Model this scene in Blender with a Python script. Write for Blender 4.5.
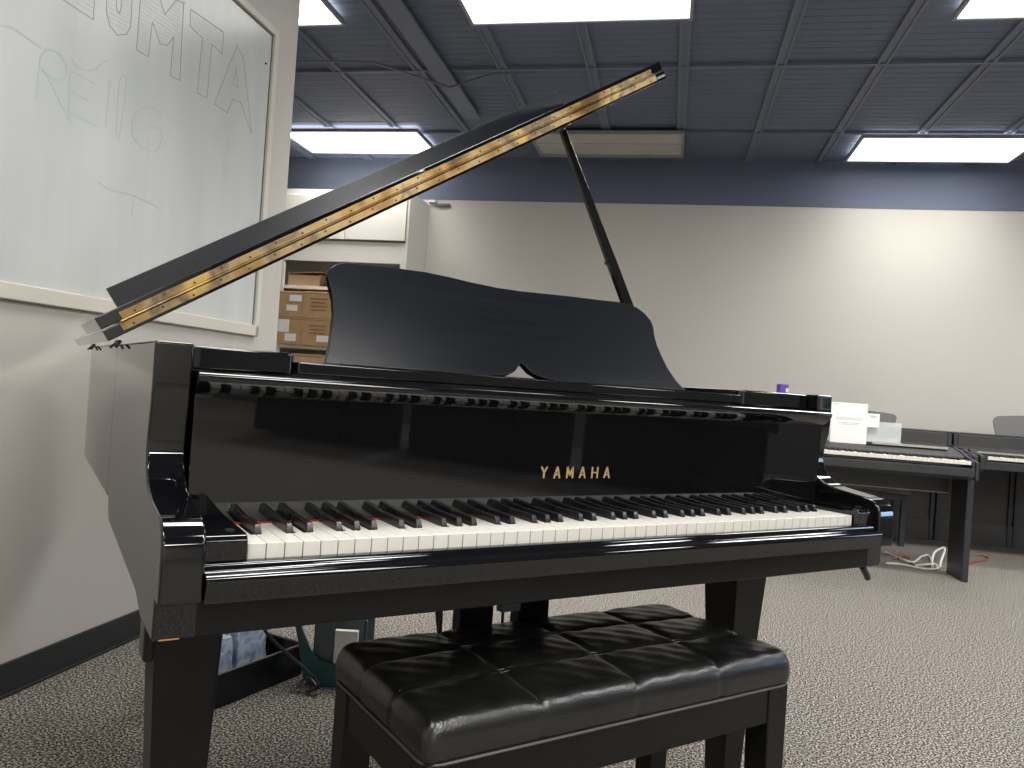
import bpy, bmesh, math, random
from mathutils import Vector, Matrix
random.seed(7)
S = bpy.context.scene
COL = S.collection
for o in list(bpy.data.objects): bpy.data.objects.remove(o)

# ---------------------------------------------------------------- camera, world, exposure
F_PX, YAW, PITCH, ROLL = 782.06, math.radians(31.923), math.radians(0.256), math.radians(3.904)
cam_d = bpy.data.cameras.new('camera'); cam = bpy.data.objects.new('camera', cam_d); COL.objects.link(cam)
cam_d.sensor_fit = 'HORIZONTAL'; cam_d.sensor_width = 36.0; cam_d.lens = 36.0*F_PX/1024.0
cam_d.clip_start = .02; cam_d.clip_end = 100
_f = Vector((math.sin(YAW)*math.cos(PITCH), math.cos(YAW)*math.cos(PITCH), math.sin(PITCH)))
_r = Vector((math.cos(YAW), -math.sin(YAW), 0)); _u = _r.cross(_f)
_r2 = math.cos(ROLL)*_r + math.sin(ROLL)*_u; _u2 = -math.sin(ROLL)*_r + math.cos(ROLL)*_u
M = Matrix((( _r2.x,_u2.x,-_f.x,-.249),(_r2.y,_u2.y,-_f.y,-.997),(_r2.z,_u2.z,-_f.z,.952),(0,0,0,1)))
cam.matrix_world = M
S.camera = cam
S.view_settings.view_transform = 'Standard'; S.view_settings.look = 'None'
S.view_settings.gamma = 1; S.view_settings.use_curve_mapping = False
S.view_settings.exposure = 1.8
LAMP = 1.2; TUBE_W = 13.0
world = bpy.data.worlds.new('world'); S.world = world; world.use_nodes = True
wb = world.node_tree.nodes['Background']; wb.inputs[0].default_value = (.55,.72,1,1); wb.inputs[1].default_value = 2.5

# room frame: m runs to the right along the far wall, n runs towards it; the room is turned from the piano's axes
TH = math.radians(43.4); CT, ST = math.cos(TH), math.sin(TH)
def P(m, n, z=0): return Vector((m*CT+n*ST, -m*ST+n*CT, z))

# ---------------------------------------------------------------- materials
def mat(name, col, rough=.5, metal=0, spec=.5, coat=0, emit=None, estr=0, trans=0, alpha=1):
    m = bpy.data.materials.new(name); m.use_nodes = True
    b = m.node_tree.nodes['Principled BSDF']
    b.inputs['Base Color'].default_value = (*col,1); b.inputs['Roughness'].default_value = rough
    b.inputs['Metallic'].default_value = metal; b.inputs['Specular IOR Level'].default_value = spec
    b.inputs['Coat Weight'].default_value = coat; b.inputs['Transmission Weight'].default_value = trans
    b.inputs['Alpha'].default_value = alpha
    if emit: b.inputs['Emission Color'].default_value = (*emit,1); b.inputs['Emission Strength'].default_value = estr
    return m
def nodes(m): return m.node_tree.nodes, m.node_tree.links, m.node_tree.nodes['Principled BSDF']
def noise_mat(name, stops, scale, rough=.5, detail=3, spec=.5, bump=0, stretch=(1,1,1), bscale=None):
    m = mat(name, stops[0][1], rough, spec=spec); N, L, b = nodes(m)
    tc = N.new('ShaderNodeTexCoord'); mp = N.new('ShaderNodeMapping'); mp.inputs['Scale'].default_value = stretch
    nz = N.new('ShaderNodeTexNoise'); nz.inputs['Scale'].default_value = scale; nz.inputs['Detail'].default_value = detail
    cr = N.new('ShaderNodeValToRGB')
    while len(cr.color_ramp.elements) < len(stops): cr.color_ramp.elements.new(.5)
    for e, (p, c) in zip(cr.color_ramp.elements, stops): e.position = p; e.color = (*c,1)
    L.new(tc.outputs['Object'], mp.inputs[0]); L.new(mp.outputs[0], nz.inputs[0]); L.new(nz.outputs[0], cr.inputs[0]); L.new(cr.outputs[0], b.inputs['Base Color'])
    if bump:
        bp = N.new('ShaderNodeBump'); bp.inputs['Strength'].default_value = bump; bp.inputs['Distance'].default_value = .004
        if bscale:
            n2 = N.new('ShaderNodeTexNoise'); n2.inputs['Scale'].default_value = bscale; L.new(mp.outputs[0], n2.inputs[0]); L.new(n2.outputs[0], bp.inputs['Height'])
        else: L.new(nz.outputs[0], bp.inputs['Height'])
        L.new(bp.outputs[0], b.inputs['Normal'])
    return m
BLACK = mat('black_lacquer', (.0035,.0037,.0045), .025, spec=.5)
BLACK.node_tree.nodes['Principled BSDF'].inputs['IOR'].default_value = 1.65
BLACK_DULL = noise_mat('black_stain', [(.3,(.004,.004,.0045)),(.7,(.007,.007,.0075))], 30, .28, spec=.3)
BLACK_SATIN = noise_mat('black_satin_panel', [(.2,(.004,.005,.007)),(.8,(.008,.009,.012))], 3, .2, spec=.35, stretch=(1,1,25), bump=.12, bscale=60)
DARK_IN = mat('dark_inside', (.01,.009,.008), .7)
IVORY = mat('white_key_plastic', (.70,.68,.615), .22)
IVORY2 = mat('white_key_small', (.78,.75,.66), .35)
EBONY = mat('black_key_plastic', (.012,.012,.013), .28)
BRASS = noise_mat('brass_hinge_metal', [(.34,(.10,.058,.022)),(.43,(.30,.185,.07)),(.50,(.38,.275,.14)),(.57,(.17,.12,.075)),(.66,(.52,.35,.12))], 9, .33, detail=7)
LIP = mat('satin_black_haze_tint', (.006,.008,.012), .24)  # navy satin tone stands in for haze and ceiling reflection on the lip
nodes(BRASS)[2].inputs['Metallic'].default_value = .85
GOLD = mat('gold_letter', (.75,.55,.28), .35, .7)
SCREW = mat('dark_screw', (.05,.035,.02), .4, .6)
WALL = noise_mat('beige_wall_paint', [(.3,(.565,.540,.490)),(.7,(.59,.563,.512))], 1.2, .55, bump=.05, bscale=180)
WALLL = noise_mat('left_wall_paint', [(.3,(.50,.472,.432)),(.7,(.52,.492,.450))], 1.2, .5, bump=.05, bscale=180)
DARKC = noise_mat('dark_ceiling_paint', [(.3,(.125,.148,.215)),(.7,(.140,.164,.235))], 2.0, .7)
DARKB = mat('dark_ceiling_bar', (.155,.178,.240), .6)
RUBBER = mat('black_rubber_base', (.016,.017,.019), .55)
CARPET = noise_mat('loop_carpet', [(.38,(.018,.016,.014)),(.46,(.085,.077,.067)),(.54,(.24,.221,.192)),(.64,(.56,.52,.46))], 165, .95, detail=2, spec=.1, bump=.15)
def whiteboard_mat():
    m = noise_mat('dry_erase_surface', [(.35,(.50,.52,.51)),(.65,(.56,.578,.565))], 1.6, .22, stretch=(1,4,.7), detail=4); return m
WBOARD = whiteboard_mat()
WFRAME = mat('pale_frame', (.60,.57,.50), .4)
WGASKET = mat('dark_gasket', (.12,.12,.12), .6)
INK = mat('faded_grey_ink', (.27,.27,.30), .6); INK2 = mat('faded_green_ink', (.38,.50,.44), .6); INK3 = mat('faint_ink', (.43,.45,.44), .6)
LEATHER = noise_mat('black_leather', [(.3,(.006,.006,.006)),(.7,(.011,.011,.010))], 8, .28, spec=.75, bump=.12, bscale=260)
PIPING = mat('leather_piping', (.06,.056,.05), .35)
LIGHT = mat('lit_diffuser', (.9,.9,.9), .5, emit=(1,.985,.95), estr=LAMP)
UNLIT = noise_mat('unlit_diffuser', [(.3,(.50,.48,.45)),(.7,(.56,.54,.51))], 3, .5)
TROFF = mat('fixture_frame', (.30,.31,.33), .5)
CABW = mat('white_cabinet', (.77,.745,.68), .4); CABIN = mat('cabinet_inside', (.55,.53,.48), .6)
CARD = noise_mat('cardboard', [(.3,(.43,.27,.13)),(.7,(.52,.335,.17))], 12, .8); CARDT = noise_mat('cardboard_light', [(.3,(.56,.38,.2)),(.7,(.64,.45,.26))], 12, .8)
LABEL = mat('white_label', (.82,.82,.80), .6); PRINT = mat('brown_print', (.16,.09,.045), .7)
PAPER = mat('white_paper', (.86,.85,.83), .7); PRINTG = mat('grey_print', (.35,.35,.36), .7)
DIGI = noise_mat('charcoal_satin', [(.3,(.022,.023,.026)),(.7,(.030,.031,.034))], 20, .42); DIGI2 = noise_mat('charcoal_woodgrain', [(.3,(.034,.033,.034)),(.7,(.047,.045,.045))], 6, .45, stretch=(1,1,14))
DIGIG = mat('grey_trim', (.40,.38,.35), .4)
GREYP = mat('grey_music_rest', (.16,.155,.15), .5)
CLEAR = mat('clear_acrylic', (.86,.90,.90), .06, alpha=.42)
PURPLE = mat('purple_card', (.13,.07,.42), .45); CABLEW = mat('white_cable', (.78,.76,.72), .5); CABLER = mat('red_cable', (.30,.10,.06), .5)
RED = mat('red_felt', (.26,.022,.018), .8)
CHIP = mat('bare_wood', (.55,.27,.10), .7)
TEAL = noise_mat('teal_plastic', [(.3,(.014,.080,.085)),(.7,(.022,.10,.105))], 6, .4); BLUE = noise_mat('blue_packet', [(.35,(.20,.28,.42)),(.55,(.62,.68,.76)),(.7,(.30,.38,.55))], 22, .35)
GRAYP = mat('grey_plastic', (.10,.13,.13), .4); IRON = mat('gold_iron_plate', (.45,.32,.12), .4, .6)
WINM = mat('window_daylight', (.3,.4,.6), .5, emit=(.45,.68,1.0), estr=2.2)
TREE = mat('dark_foliage', (.02,.04,.02), .8)
CHROME = mat('chrome', (.7,.7,.7), .15, 1)

# ---------------------------------------------------------------- mesh helpers
def new_bm(): return bmesh.new()
def quadloop(bm, rings, closed=True, caps=True):
    vs = [[bm.verts.new(p) for p in r] for r in rings]; n = len(rings[0])
    for a, b in zip(vs, vs[1:]):
        for i in range(n if closed else n-1):
            j = (i+1) % n
            bm.faces.new((a[i], a[j], b[j], b[i]))
    if caps and closed:
        bm.faces.new(list(reversed(vs[0]))); bm.faces.new(vs[-1])
def box(bm, x0, x1, y0, y1, z0, z1):
    quadloop(bm, [[(x0,y0,z),(x1,y0,z),(x1,y1,z),(x0,y1,z)] for z in (z0,z1)])
def tbox(bm, a, b, z0, z1):      # tapered: a,b = (x0,x1,y0,y1) at z0 and z1
    quadloop(bm, [[(q[0],q[2],z),(q[1],q[2],z),(q[1],q[3],z),(q[0],q[3],z)] for q, z in ((a,z0),(b,z1))])
def prism(bm, poly, axis, a, b):
    def mk(p, t):
        if axis == 'x': return (t, p[0], p[1])
        if axis == 'y': return (p[0], t, p[1])
        return (p[0], p[1], t)
    quadloop(bm, [[mk(p,a) for p in poly],[mk(p,b) for p in poly]])
def tube(bm, pts, r, seg=8, r2=None):
    pts = [Vector(p) for p in pts]; rings = []; up = None
    for i, p in enumerate(pts):
        d = (pts[min(i+1,len(pts)-1)]-pts[max(i-1,0)]).normalized()
        if up is None or abs(d.dot(up)) > .95:
            up = Vector((0,0,1)) if abs(d.z) < .9 else Vector((1,0,0))
        a = d.cross(up).normalized(); b = a.cross(d)
        up = b
        rr = r if r2 is None else r+(r2-r)*i/(len(pts)-1)
        rings.append([p + a*rr*math.cos(2*math.pi*k/seg) + b*rr*math.sin(2*math.pi*k/seg) for k in range(seg)])
    quadloop(bm, rings)
def cyl(bm, c, r, h, axis='z', seg=20, r2=None):
    c = Vector(c); e = {'x':Vector((1,0,0)),'y':Vector((0,1,0)),'z':Vector((0,0,1))}[axis]
    tube(bm, [c, c+e*h], r, seg, r2)
def smooth_path(pts, n=8):
    pts = [Vector(p) for p in pts]; out = []
    for i in range(len(pts)-1):
        p0, p1, p2, p3 = pts[max(i-1,0)], pts[i], pts[i+1], pts[min(i+2,len(pts)-1)]
        for k in range(n):
            t = k/n
            out.append(.5*((2*p1)+(p2-p0)*t+(2*p0-5*p1+4*p2-p3)*t*t+(3*p1-p0-3*p2+p3)*t**3))
    out.append(pts[-1]); return out
def obj(name, bm, m, parent=None, loc=None, rz=None, bevel=0, seg=2, ang=35, flat=False):
    bmesh.ops.recalc_face_normals(bm, faces=bm.faces)
    me = bpy.data.meshes.new(name); bm.to_mesh(me); bm.free()
    me.materials.append(m)
    if not flat:
        me.shade_smooth(); me.set_sharp_from_angle(angle=math.radians(ang))
    o = bpy.data.objects.new(name, me); COL.objects.link(o)
    if loc is not None: o.location = loc
    if rz is not None: o.rotation_euler = (0,0,rz)
    if parent: o.parent = parent
    if bevel:
        b = o.modifiers.new('bevel','BEVEL'); b.width = bevel; b.segments = seg; b.limit_method = 'ANGLE'; b.angle_limit = math.radians(30); b.harden_normals = True
    return o
def tag(o, label=None, cat=None, group=None, kind=None):
    if label: o['label'] = label
    if cat: o['category'] = cat
    if group: o['group'] = group
    if kind: o['kind'] = kind
    return o
def thing(name, label, cat, loc=(0,0,0), rz=0, group=None):
    o = bpy.data.objects.new(name, None); COL.objects.link(o); o.location = loc; o.rotation_euler = (0,0,rz)
    o.empty_display_size = .05
    return tag(o, label, cat, group)
def copy_tree(o, parent=None):
    c = o.copy(); COL.objects.link(c)
    if parent: c.parent = parent
    for ch in list(o.children): copy_tree(ch, c)
    return c
def struct(name, bm, m, room=True, **k):
    o = obj(name, bm, m, None, (0,0,0), -TH if room else 0, **k); o['kind'] = 'structure'; return o
def B(*args):
    bm = new_bm()
    for a in args: box(bm, *a)
    return bm

# ---------------------------------------------------------------- room (built in room frame m,n)
M0, M1, N0, N1, ZC = -3.6, 7.0, -5.0, 5.95, 2.95
struct('floor', B((M0-.1,M1+.1,N0-.1,N1+.1,-.1,0)), CARPET)
struct('wall_back', B((M0,M1,N1,N1+.12,0,2.618)), WALL)
struct('trim_1', B((M0,M1,N1-.004,N1+.12,2.618,3.05)), DARKC)
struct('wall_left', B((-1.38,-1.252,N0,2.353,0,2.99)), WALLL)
struct('wall_side', B((M0-.12,M0,N0,N1,0,3.0)), WALL)
struct('wall_front', B((M0,M1,N0-.12,N0,0,3.0)), WALL)
# right wall with a window opening
WALLD = noise_mat('dark_wall_for_reflection', [(.3,(.095,.095,.10)),(.7,(.11,.11,.115))], 1.2, .6)  # unseen wall, coloured dark so the fallboard mirrors less grey
struct('wall_right', B((M1,M1+.12,N0,1.72,0,3.0),(M1,M1+.12,3.2,N1,0,3.0),(M1,M1+.12,1.72,3.2,0,.85),(M1,M1+.12,1.72,3.2,2.2,3.0)), WALLD)
wf = struct('window_1', B((M1-.02,M1+.08,1.72,1.75,.85,2.2),(M1-.02,M1+.08,3.14,3.2,.85,2.2),(M1-.02,M1+.08,1.75,3.14,.85,.89),(M1-.02,M1+.08,1.75,3.14,2.16,2.2),(M1+.02,M1+.06,2.44,2.48,.89,2.16)), CABW)
obj('pane', B((M1+.03,M1+.04,1.75,3.14,.89,2.16)), mat('window_glass',(.9,.95,1),.02,trans=1), wf)
bb = struct('baseboard_left', B((-1.252,-1.243,N0,2.362,0,.096),(-1.38,-1.243,2.353,2.362,0,.096),(-1.243,-1.236,N0,2.362,0,.010)), RUBBER, bevel=.002)
struct('baseboard_back', B((-1.3,M1,N1-.009,N1,0,.096)), RUBBER)
# tree line outside the window
t = thing('distant_tree', 'dark leafy trees outside the window on the right side', 'tree', P(10.5,1.6,-1.5), -TH)
bm = new_bm()
for k in range(9):
    bmesh.ops.create_icosphere(bm, subdivisions=2, radius=.55+.25*random.random(), matrix=Matrix.Translation((random.uniform(-.3,.3), -2.4+k*.6, 2.0+random.uniform(-.25,.3))))
for v in bm.verts: v.co += Vector((random.uniform(-.06,.06),)*3)
obj('foliage', bm, TREE, t)
bm = new_bm(); tube(bm, [(0,0,0),(0,.05,1.0),(.02,0,2.2)], .16, 10, .07); obj('trunk', bm, SCREW, t)
# ceiling: dark ribbed deck with exposed bars
bm = new_bm()
box(bm, M0, M1, N0, N1, 3.0, 3.08)
nn = N0
while nn < N1-.05:
    box(bm, M0, M1, nn, nn+.022, 2.9982, 3.002); nn += .075
struct('ceiling', bm, DARKC, flat=True)
def bar(name_i, *b):
    bm = new_bm()
    for q in b: box(bm, *q)
    return struct('trim_%d' % name_i, bm, DARKB, flat=True)
ti = 2
mk = -3.53
for i in range(19):
    mm = -3.515 + i*.5667
    if mm < M1-.1:
        bar(ti, (mm-.032,mm-.016,N0,N1-.01,2.978,2.999),(mm+.016,mm+.032,N0,N1-.01,2.978,2.999),(mm-.02,mm+.02,N0,N1-.01,2.986,2.999)); ti += 1
for nn in (-4.5,-3.3,-2.1,-.9,.33,1.53,2.75,3.97,5.19):
    bar(ti, (M0,M1,nn-.012,nn+.012,2.976,2.998)); ti += 1
# flexible duct and pipe under the ceiling
bm = new_bm(); box(bm, -1.16, -1.03, 2.6, 4.8, 2.955, 2.975)
tag(obj('duct', bm, DARKB, None, None, -TH, bevel=.006), 'long flat dark duct fixed under the ceiling above the raised lid', 'duct')
bm = new_bm(); tube(bm, [P(a,b,2.925) for a,b in ((-2.3,3.62),(-1.95,3.657),(-1.46,3.69),(-1.074,4.11),(-.729,3.898),(-.45,3.9))], .008, 6)
tag(obj('conduit', bm, DARKB), 'thin bent dark conduit zigzagging under the ceiling', 'conduit')

# ceiling lights
LW, LD = 1.20, .60
def ceiling_light(m0, n0, lit, label, watts=13.0, first=[{}]):
    key = (lit, watts) if lit else 0
    if key in first[0]:
        c = copy_tree(first[0][key]); c.location = P(m0, n0, 2.945); c['label'] = label; return c
    t = thing('ceiling_light', label, 'ceiling light', P(m0,n0,2.945), -TH, 'recessed ceiling lights')
    fr = .018
    obj('frame', B((0,LW,0,fr,-.006,.02),(0,LW,LD-fr,LD,-.006,.02),(0,fr,fr,LD-fr,-.006,.02),(LW-fr,LW,fr,LD-fr,-.006,.02)), TROFF, t, flat=True)
    if lit: obj('diffuser', B((fr,LW-fr,fr,LD-fr,.0,.012)), LIGHT, t, flat=True)
    else:
        bm = new_bm(); box(bm, fr, LW-fr, fr, LD-fr, .012, .024)
        obj('diffuser', bm, UNLIT, t, flat=True)
        obj('lens_rib', B((fr,LW-fr,LD*.5-.012,LD*.5+.012,.004,.012)), UNLIT, t, flat=True)
    if lit:
        ld = bpy.data.lights.new('tube_light','AREA'); ld.shape = 'RECTANGLE'; ld.size = LW-.08; ld.size_y = LD-.08
        ld.energy = watts; ld.spread = math.radians(180 if watts >= 8 else 110); ld.color = (1,.985,.96)
        lo = bpy.data.objects.new('tube_light', ld); COL.objects.link(lo); lo.parent = t; lo.location = (LW/2,LD/2,-.004)
    first[0][key] = t
    return t
LPOS = [(-2.81,5.04,1,'lit ceiling panel at far left, behind the raised piano lid',5.0),
 (-.72,5.08,0,'unlit grey ceiling panel behind the top of the lid prop'),
 (1.745,5.15,1,'lit ceiling panel nearest the far wall at right',3.0),
 (-2.64,2.64,1,'lit ceiling panel cut by the top edge, beside the whiteboard wall',7.0),
 (-.71,2.68,1,'lit ceiling panel cut by the top edge, above the centre of the grand piano',6.0),
 (1.76,2.76,1,'lit ceiling panel in the top right corner',18.0),
 (4.2,5.15,1,'lit ceiling panel beyond the right edge near the far wall',6.0),
 (4.2,2.76,1,'lit ceiling panel beyond the right edge, second row from the far wall',15.0)]
for m0, n0, w_ in ((-.71,.30,5.),(4.2,.30,18.),(1.76,-1.25,18.),(4.2,-2.1,18.),(-.71,-2.1,11.),(1.9,-3.9,18.),(4.2,-4.4,18.)):
        LPOS.append((m0,n0,1,'lit ceiling panel behind the viewer',w_))
for a in LPOS: 
    if a[1] < 2 and a[0] < 0 and a[1] > 0: pass
    ceiling_light(*a)

# ---------------------------------------------------------------- whiteboard on left wall (local: x=0 on the wall face, y=n, z)
def wallobj(name, bm, m, parent=None, **k): return obj(name, bm, m, parent, None, None, **k)
wt = thing('whiteboard', 'large framed dry erase whiteboard with faded lettering on the left wall', 'whiteboard', P(-1.252,0,0), -TH)
W0, W1, ZB0, ZB1 = -.30, 2.150, 1.105, 2.395
obj('board', B((.002,.006,W0,W1,ZB0,ZB1)), WBOARD, wt, flat=True)
f = .036
obj('frame', B((.0,.020,W0-.01,W1+.01,ZB0-.01,ZB0+f),(.0,.020,W0-.01,W1+.01,ZB1-f*.6,ZB1+.01),(.0,.020,W1-f*.55,W1+.012,ZB0-.01,ZB1+.01),(.0,.020,W0-.01,W0+f*.5,ZB0-.01,ZB1+.01)), WFRAME, wt, bevel=.004)
obj('gasket', B((.005,.0075,W1-f*.55-.006,W1-f*.55,ZB0+f,ZB1-f*.6),(.005,.0075,W0,W1-f*.55,ZB1-f*.6-.006,ZB1-f*.6)), WGASKET, wt, flat=True)
INKS = {'T':[(1.568,2.21),(1.572,2.152),(1.647,2.144),(1.639,1.94),(1.699,1.944),(1.706,2.149),(1.777,2.141),(1.774,2.224),(1.568,2.21)],
'A':[(1.87,2.216),(1.747,1.94),(1.836,1.939),(1.869,2.003),(1.922,2.011),(2.018,1.92),(1.921,2.186),(1.87,2.216)],
'Ai':[(1.874,2.131),(1.862,2.058),(1.898,2.06),(1.874,2.131)],
'M':[(1.31,2.213),(1.309,1.953),(1.366,1.954),(1.375,2.074),(1.419,2.021),(1.457,2.033),(1.487,2.076),(1.483,1.94),(1.536,1.944),(1.528,2.212),(1.487,2.203),(1.433,2.126),(1.373,2.205),(1.31,2.213)],
'U':[(1.158,2.2),(1.166,2.006),(1.186,1.971),(1.22,1.959),(1.258,1.979),(1.275,2.012),(1.269,2.21),(1.226,2.21),(1.227,2.045),(1.22,2.025),(1.207,2.035),(1.195,2.2),(1.158,2.2)],
'Z':[(.93,2.2),(1.11,2.2),(1.115,2.14),(.99,2.01),(1.115,2.02),(1.117,1.958),(.93,1.958),(.935,2.03),(1.03,2.14),(.93,2.14),(.93,2.2)]}
INKG = {'R':[(.93,1.65),(.932,1.739),(.937,1.773),(.96,1.8),(.997,1.804),(1.023,1.785),(1.026,1.751),(.983,1.727),(.94,1.738),(.967,1.721),(1.008,1.679),(1.055,1.635)],
'E':[(1.137,1.776),(1.043,1.777),(1.046,1.659),(1.161,1.656)]}
INKF = [[(1.047,1.719),(1.119,1.716)],[(1.201,1.806),(1.197,1.669)],[(1.245,1.648),(1.241,1.813),(1.264,1.85),(1.274,1.816),(1.258,1.644)],
 [(1.448,1.8),(1.376,1.792),(1.329,1.757),(1.311,1.708),(1.332,1.667),(1.391,1.655),(1.442,1.671),(1.461,1.709),(1.449,1.745),(1.383,1.728)],
 [(1.046,1.812),(1.076,1.795),(1.133,1.814),(1.161,1.848),(1.19,1.869)],[(1.177,1.492),(1.242,1.482),(1.35,1.491),(1.478,1.481)],[(1.343,1.487),(1.34,1.426)],[(.801,1.791),(.837,1.804),(.885,1.798),(.935,1.793)]]
def stroke(bm, pts, w):
    for (a, b), (c, d) in zip(pts, pts[1:]):
        v = Vector((c-a, d-b)); 
        if v.length < 1e-5: continue
        v.normalize(); px, pz = -v.y*w/2, v.x*w/2; e = v*w*.4
        quadloop(bm, [[(x,a-e.x+px,b-e.y+pz),(x,c+e.x+px,d+e.y+pz),(x,c+e.x-px,d+e.y-pz),(x,a-e.x-px,b-e.y-pz)] for x in (.0058,.0063)])
for k in ('Z','U','M','T','A'):
    bm = new_bm(); stroke(bm, INKS[k], .0032)
    if k == 'A': stroke(bm, INKS['Ai'], .0028)
    xs = [q[0] for q in INKS[k]]; zs = [q[1] for q in INKS[k]]
    o = obj('letter', bm, INK, wt, flat=True)
    # faint scribble hatching inside the outline
    bm = new_bm(); poly = INKS[k]
    z = min(zs)+.012
    while z < max(zs):
        cr = []
        for (a,b),(c,d) in zip(poly, poly[1:]):
            if (b-z)*(d-z) < 0: cr.append(a+(c-a)*(z-b)/(d-b))
        cr.sort()
        for i in range(0, len(cr)-1, 2):
            stroke(bm, [(cr[i]+.006, z), (cr[i+1]-.006, z+.008)], .0018)
        z += .013
    obj('hatching', bm, INK3, o, flat=True)
for k in ('R','E'):
    bm = new_bm(); stroke(bm, [tuple(q[:2]) for q in smooth_path([(a,b,0) for a,b in INKG[k]], 3)] if k == 'R' else INKG[k], .0042); obj('letter', bm, INK2, wt, flat=True)
bm = new_bm()
for s in INKF: stroke(bm, [tuple(q[:2]) for q in smooth_path([(a,b,0) for a,b in s], 3)], .0035)
tag(obj('faint_scribble', bm, INK3, wt, flat=True), kind='stuff')
bm = new_bm(); cyl(bm, (.006,2.085,2.235), .004, .006, 'x', 10); obj('screw', bm, SCREW, wt)

# ---------------------------------------------------------------- built-in cabinet at the far left
CX0, CX1, CY0, CY1 = -3.25, -1.775, 5.45, 5.948
ct = thing('storage_cabinet', 'tall white built-in cabinet with open shelves against the far wall', 'cabinet', P(CX0,CY0,0), -TH)
cw, cd = CX1-CX0, CY1-CY0
obj('side_panel', B((cw-.02,cw,0,cd,0,2.57)), CABW, ct, bevel=.002)
obj('side_panel', B((0,.02,0,cd,0,2.57)), CABW, ct, bevel=.002)
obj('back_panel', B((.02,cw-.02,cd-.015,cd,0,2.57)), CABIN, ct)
obj('top_panel', B((.02,cw-.02,0,cd-.015,2.55,2.57)), CABW, ct)
obj('face_frame', B((.02,.352,0,.02,0,1.935),(cw-.055,cw-.02,0,.02,0,1.94),(.02,cw-.02,0,.02,1.94,2.12),(.02,cw-.02,0,.02,2.52,2.55)), CABW, ct, bevel=.002)
for a, b in ((.30,.90),(.907,1.452)):
    dr = obj('door', B((a,b,-.018,0,2.135,2.515)), CABW, ct, bevel=.003)
for z in (1.72,1.195,.75,.3):
    obj('shelf', B((.02,cw-.02,.005,cd-.015,z-.028 if z>1 else z-.02,z)), CABW, ct, bevel=.002)
# boxes on the shelves
def carton(mx0, mx1, z0, z1, label, light=False, depth=.34, n0=5.36, labs=(), prints=0, group='cardboard cartons on the cabinet shelves', tilt=0):
    t = thing('cardboard_box', label, 'box', P(mx0, n0, z0), -TH+tilt, group)
    w, h = mx1-mx0, z1-z0
    obj('carton', B((0,w,0,depth,0,h)), CARDT if light else CARD, t, bevel=.004)
    obj('tape_seam', B((.0,w,-.0012,0,h*.93,h*.945)), PRINT, t, flat=True)
    for (a,b,c,d) in labs: obj('label', B((a*w,b*w,-.002,0,c*h,d*h)), LABEL, t, flat=True)
    if prints:
        bm = new_bm()
        for k in range(prints):
            zz = h*(.72-.14*k); ww = w*(.28-.05*(k%2)); box(bm, w/2-ww, w/2+ww, -.0015, 0, zz, zz+.007)
        obj('print', bm, PRINT, t, flat=True)
    return t
# the cartons stand proud of the shelf: shelf tops at 1.195 and 1.72
carton(-2.885,-2.655,1.196,1.428,'cardboard carton at lower left of four, large white shipping label', labs=((.05,.5,.45,.92),(.35,.8,.12,.4)))
carton(-2.653,-2.36,1.196,1.428,'cardboard carton at lower right of four, white label low on its front', labs=((.5,.92,.15,.38),), prints=3)
carton(-2.885,-2.658,1.43,1.655,'cardboard carton at upper left of four, two white labels', labs=((.45,.95,.62,.86),(.35,.8,.25,.48)))
carton(-2.655,-2.36,1.43,1.66,'cardboard carton at upper right of four, printed but unlabelled', prints=4)
carton(-2.77,-2.49,.751,1.125,'pale carton on the shelf below the four stacked cartons', True, n0=5.47, depth=.3)
t = thing('cardboard_tray', 'shallow open cardboard tray on the top cabinet shelf', 'tray', P(-2.885,5.50,1.721), -TH+.06)
bm = B((0,.30,0,.25,0,.01),(0,.30,0,.008,0,.10),(0,.30,.242,.25,0,.11),(0,.008,0,.25,0,.11),(.292,.30,0,.25,0,.11)); obj('tray_body', bm, CARDT, t, bevel=.002)
bm = new_bm(); prism(bm, [(-.01,.105),(.31,.13),(.31,.138),(-.01,.113)], 'y', -.01, .25); obj('lid', bm, CARD, t, bevel=.002)
t = thing('paper_bag', 'crumpled brown paper bag lying on top shelf beside the tray', 'bag', P(-2.50,5.48,1.721), -TH)
bm = new_bm(); tbox(bm, (0,.24,0,.22), (.02,.06,.02,.2), 0, .09); bmesh.ops.subdivide_edges(bm, edges=bm.edges, cuts=3, use_grid_fill=True)
for v in bm.verts: v.co += Vector((random.uniform(-.008,.008), random.uniform(-.008,.008), random.uniform(0,.01) if v.co.z > .01 else 0))
obj('bag_body', bm, CARD, t)
t = thing('wall_bracket', 'small white box with dark shadow line high on the far wall beside the cabinet', 'bracket', P(-1.77,5.90,2.585), -TH)
obj('cover', B((0,.07,0,.048,0,.022)), CABW, t, bevel=.002); obj('shadow_strip', B((.07,.20,.02,.048,-.03,-.005)), GRAYP, t, bevel=.002)  # the grey strip is the dark shadow beside the cover, built as a solid

# ================================================================ GRAND PIANO (world axes: X along the keys, Y into the case)
gp = thing('grand_piano', 'glossy black grand piano with its lid propped open', 'piano', (0,0,0))
XL, XR, ZR = -.104, 1.329, .983
TK = .05
def arm_profile():
    p = []
    p += [(.140,ZR),(.139,.93),(.142,.895),(.150,.862),(.153,.838)]
    p += [(.146,.815),(.132,.798),(.112,.787),(.085,.780),(.055,.776),(.020,.772),(0,.769),(-.012,.764),(-.021,.755),(-.0265,.742),(-.028,.725)]
    p += [(-.029,.672),(-.005,.672),(-.003,.624),(.10,.622),(.164,.640),(.585,.660),(.60,.664),(.62,.7006),(.66,.7006),(.66,ZR)]
    return p
for nm, a, b in (('arm',XL,XL+TK),('arm',XR-TK,XR)):
    bm = new_bm(); prism(bm, arm_profile(), 'x', a, b)
    o = obj('case_arm', bm, BLACK, gp, bevel=.004, seg=3, ang=28)
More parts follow.
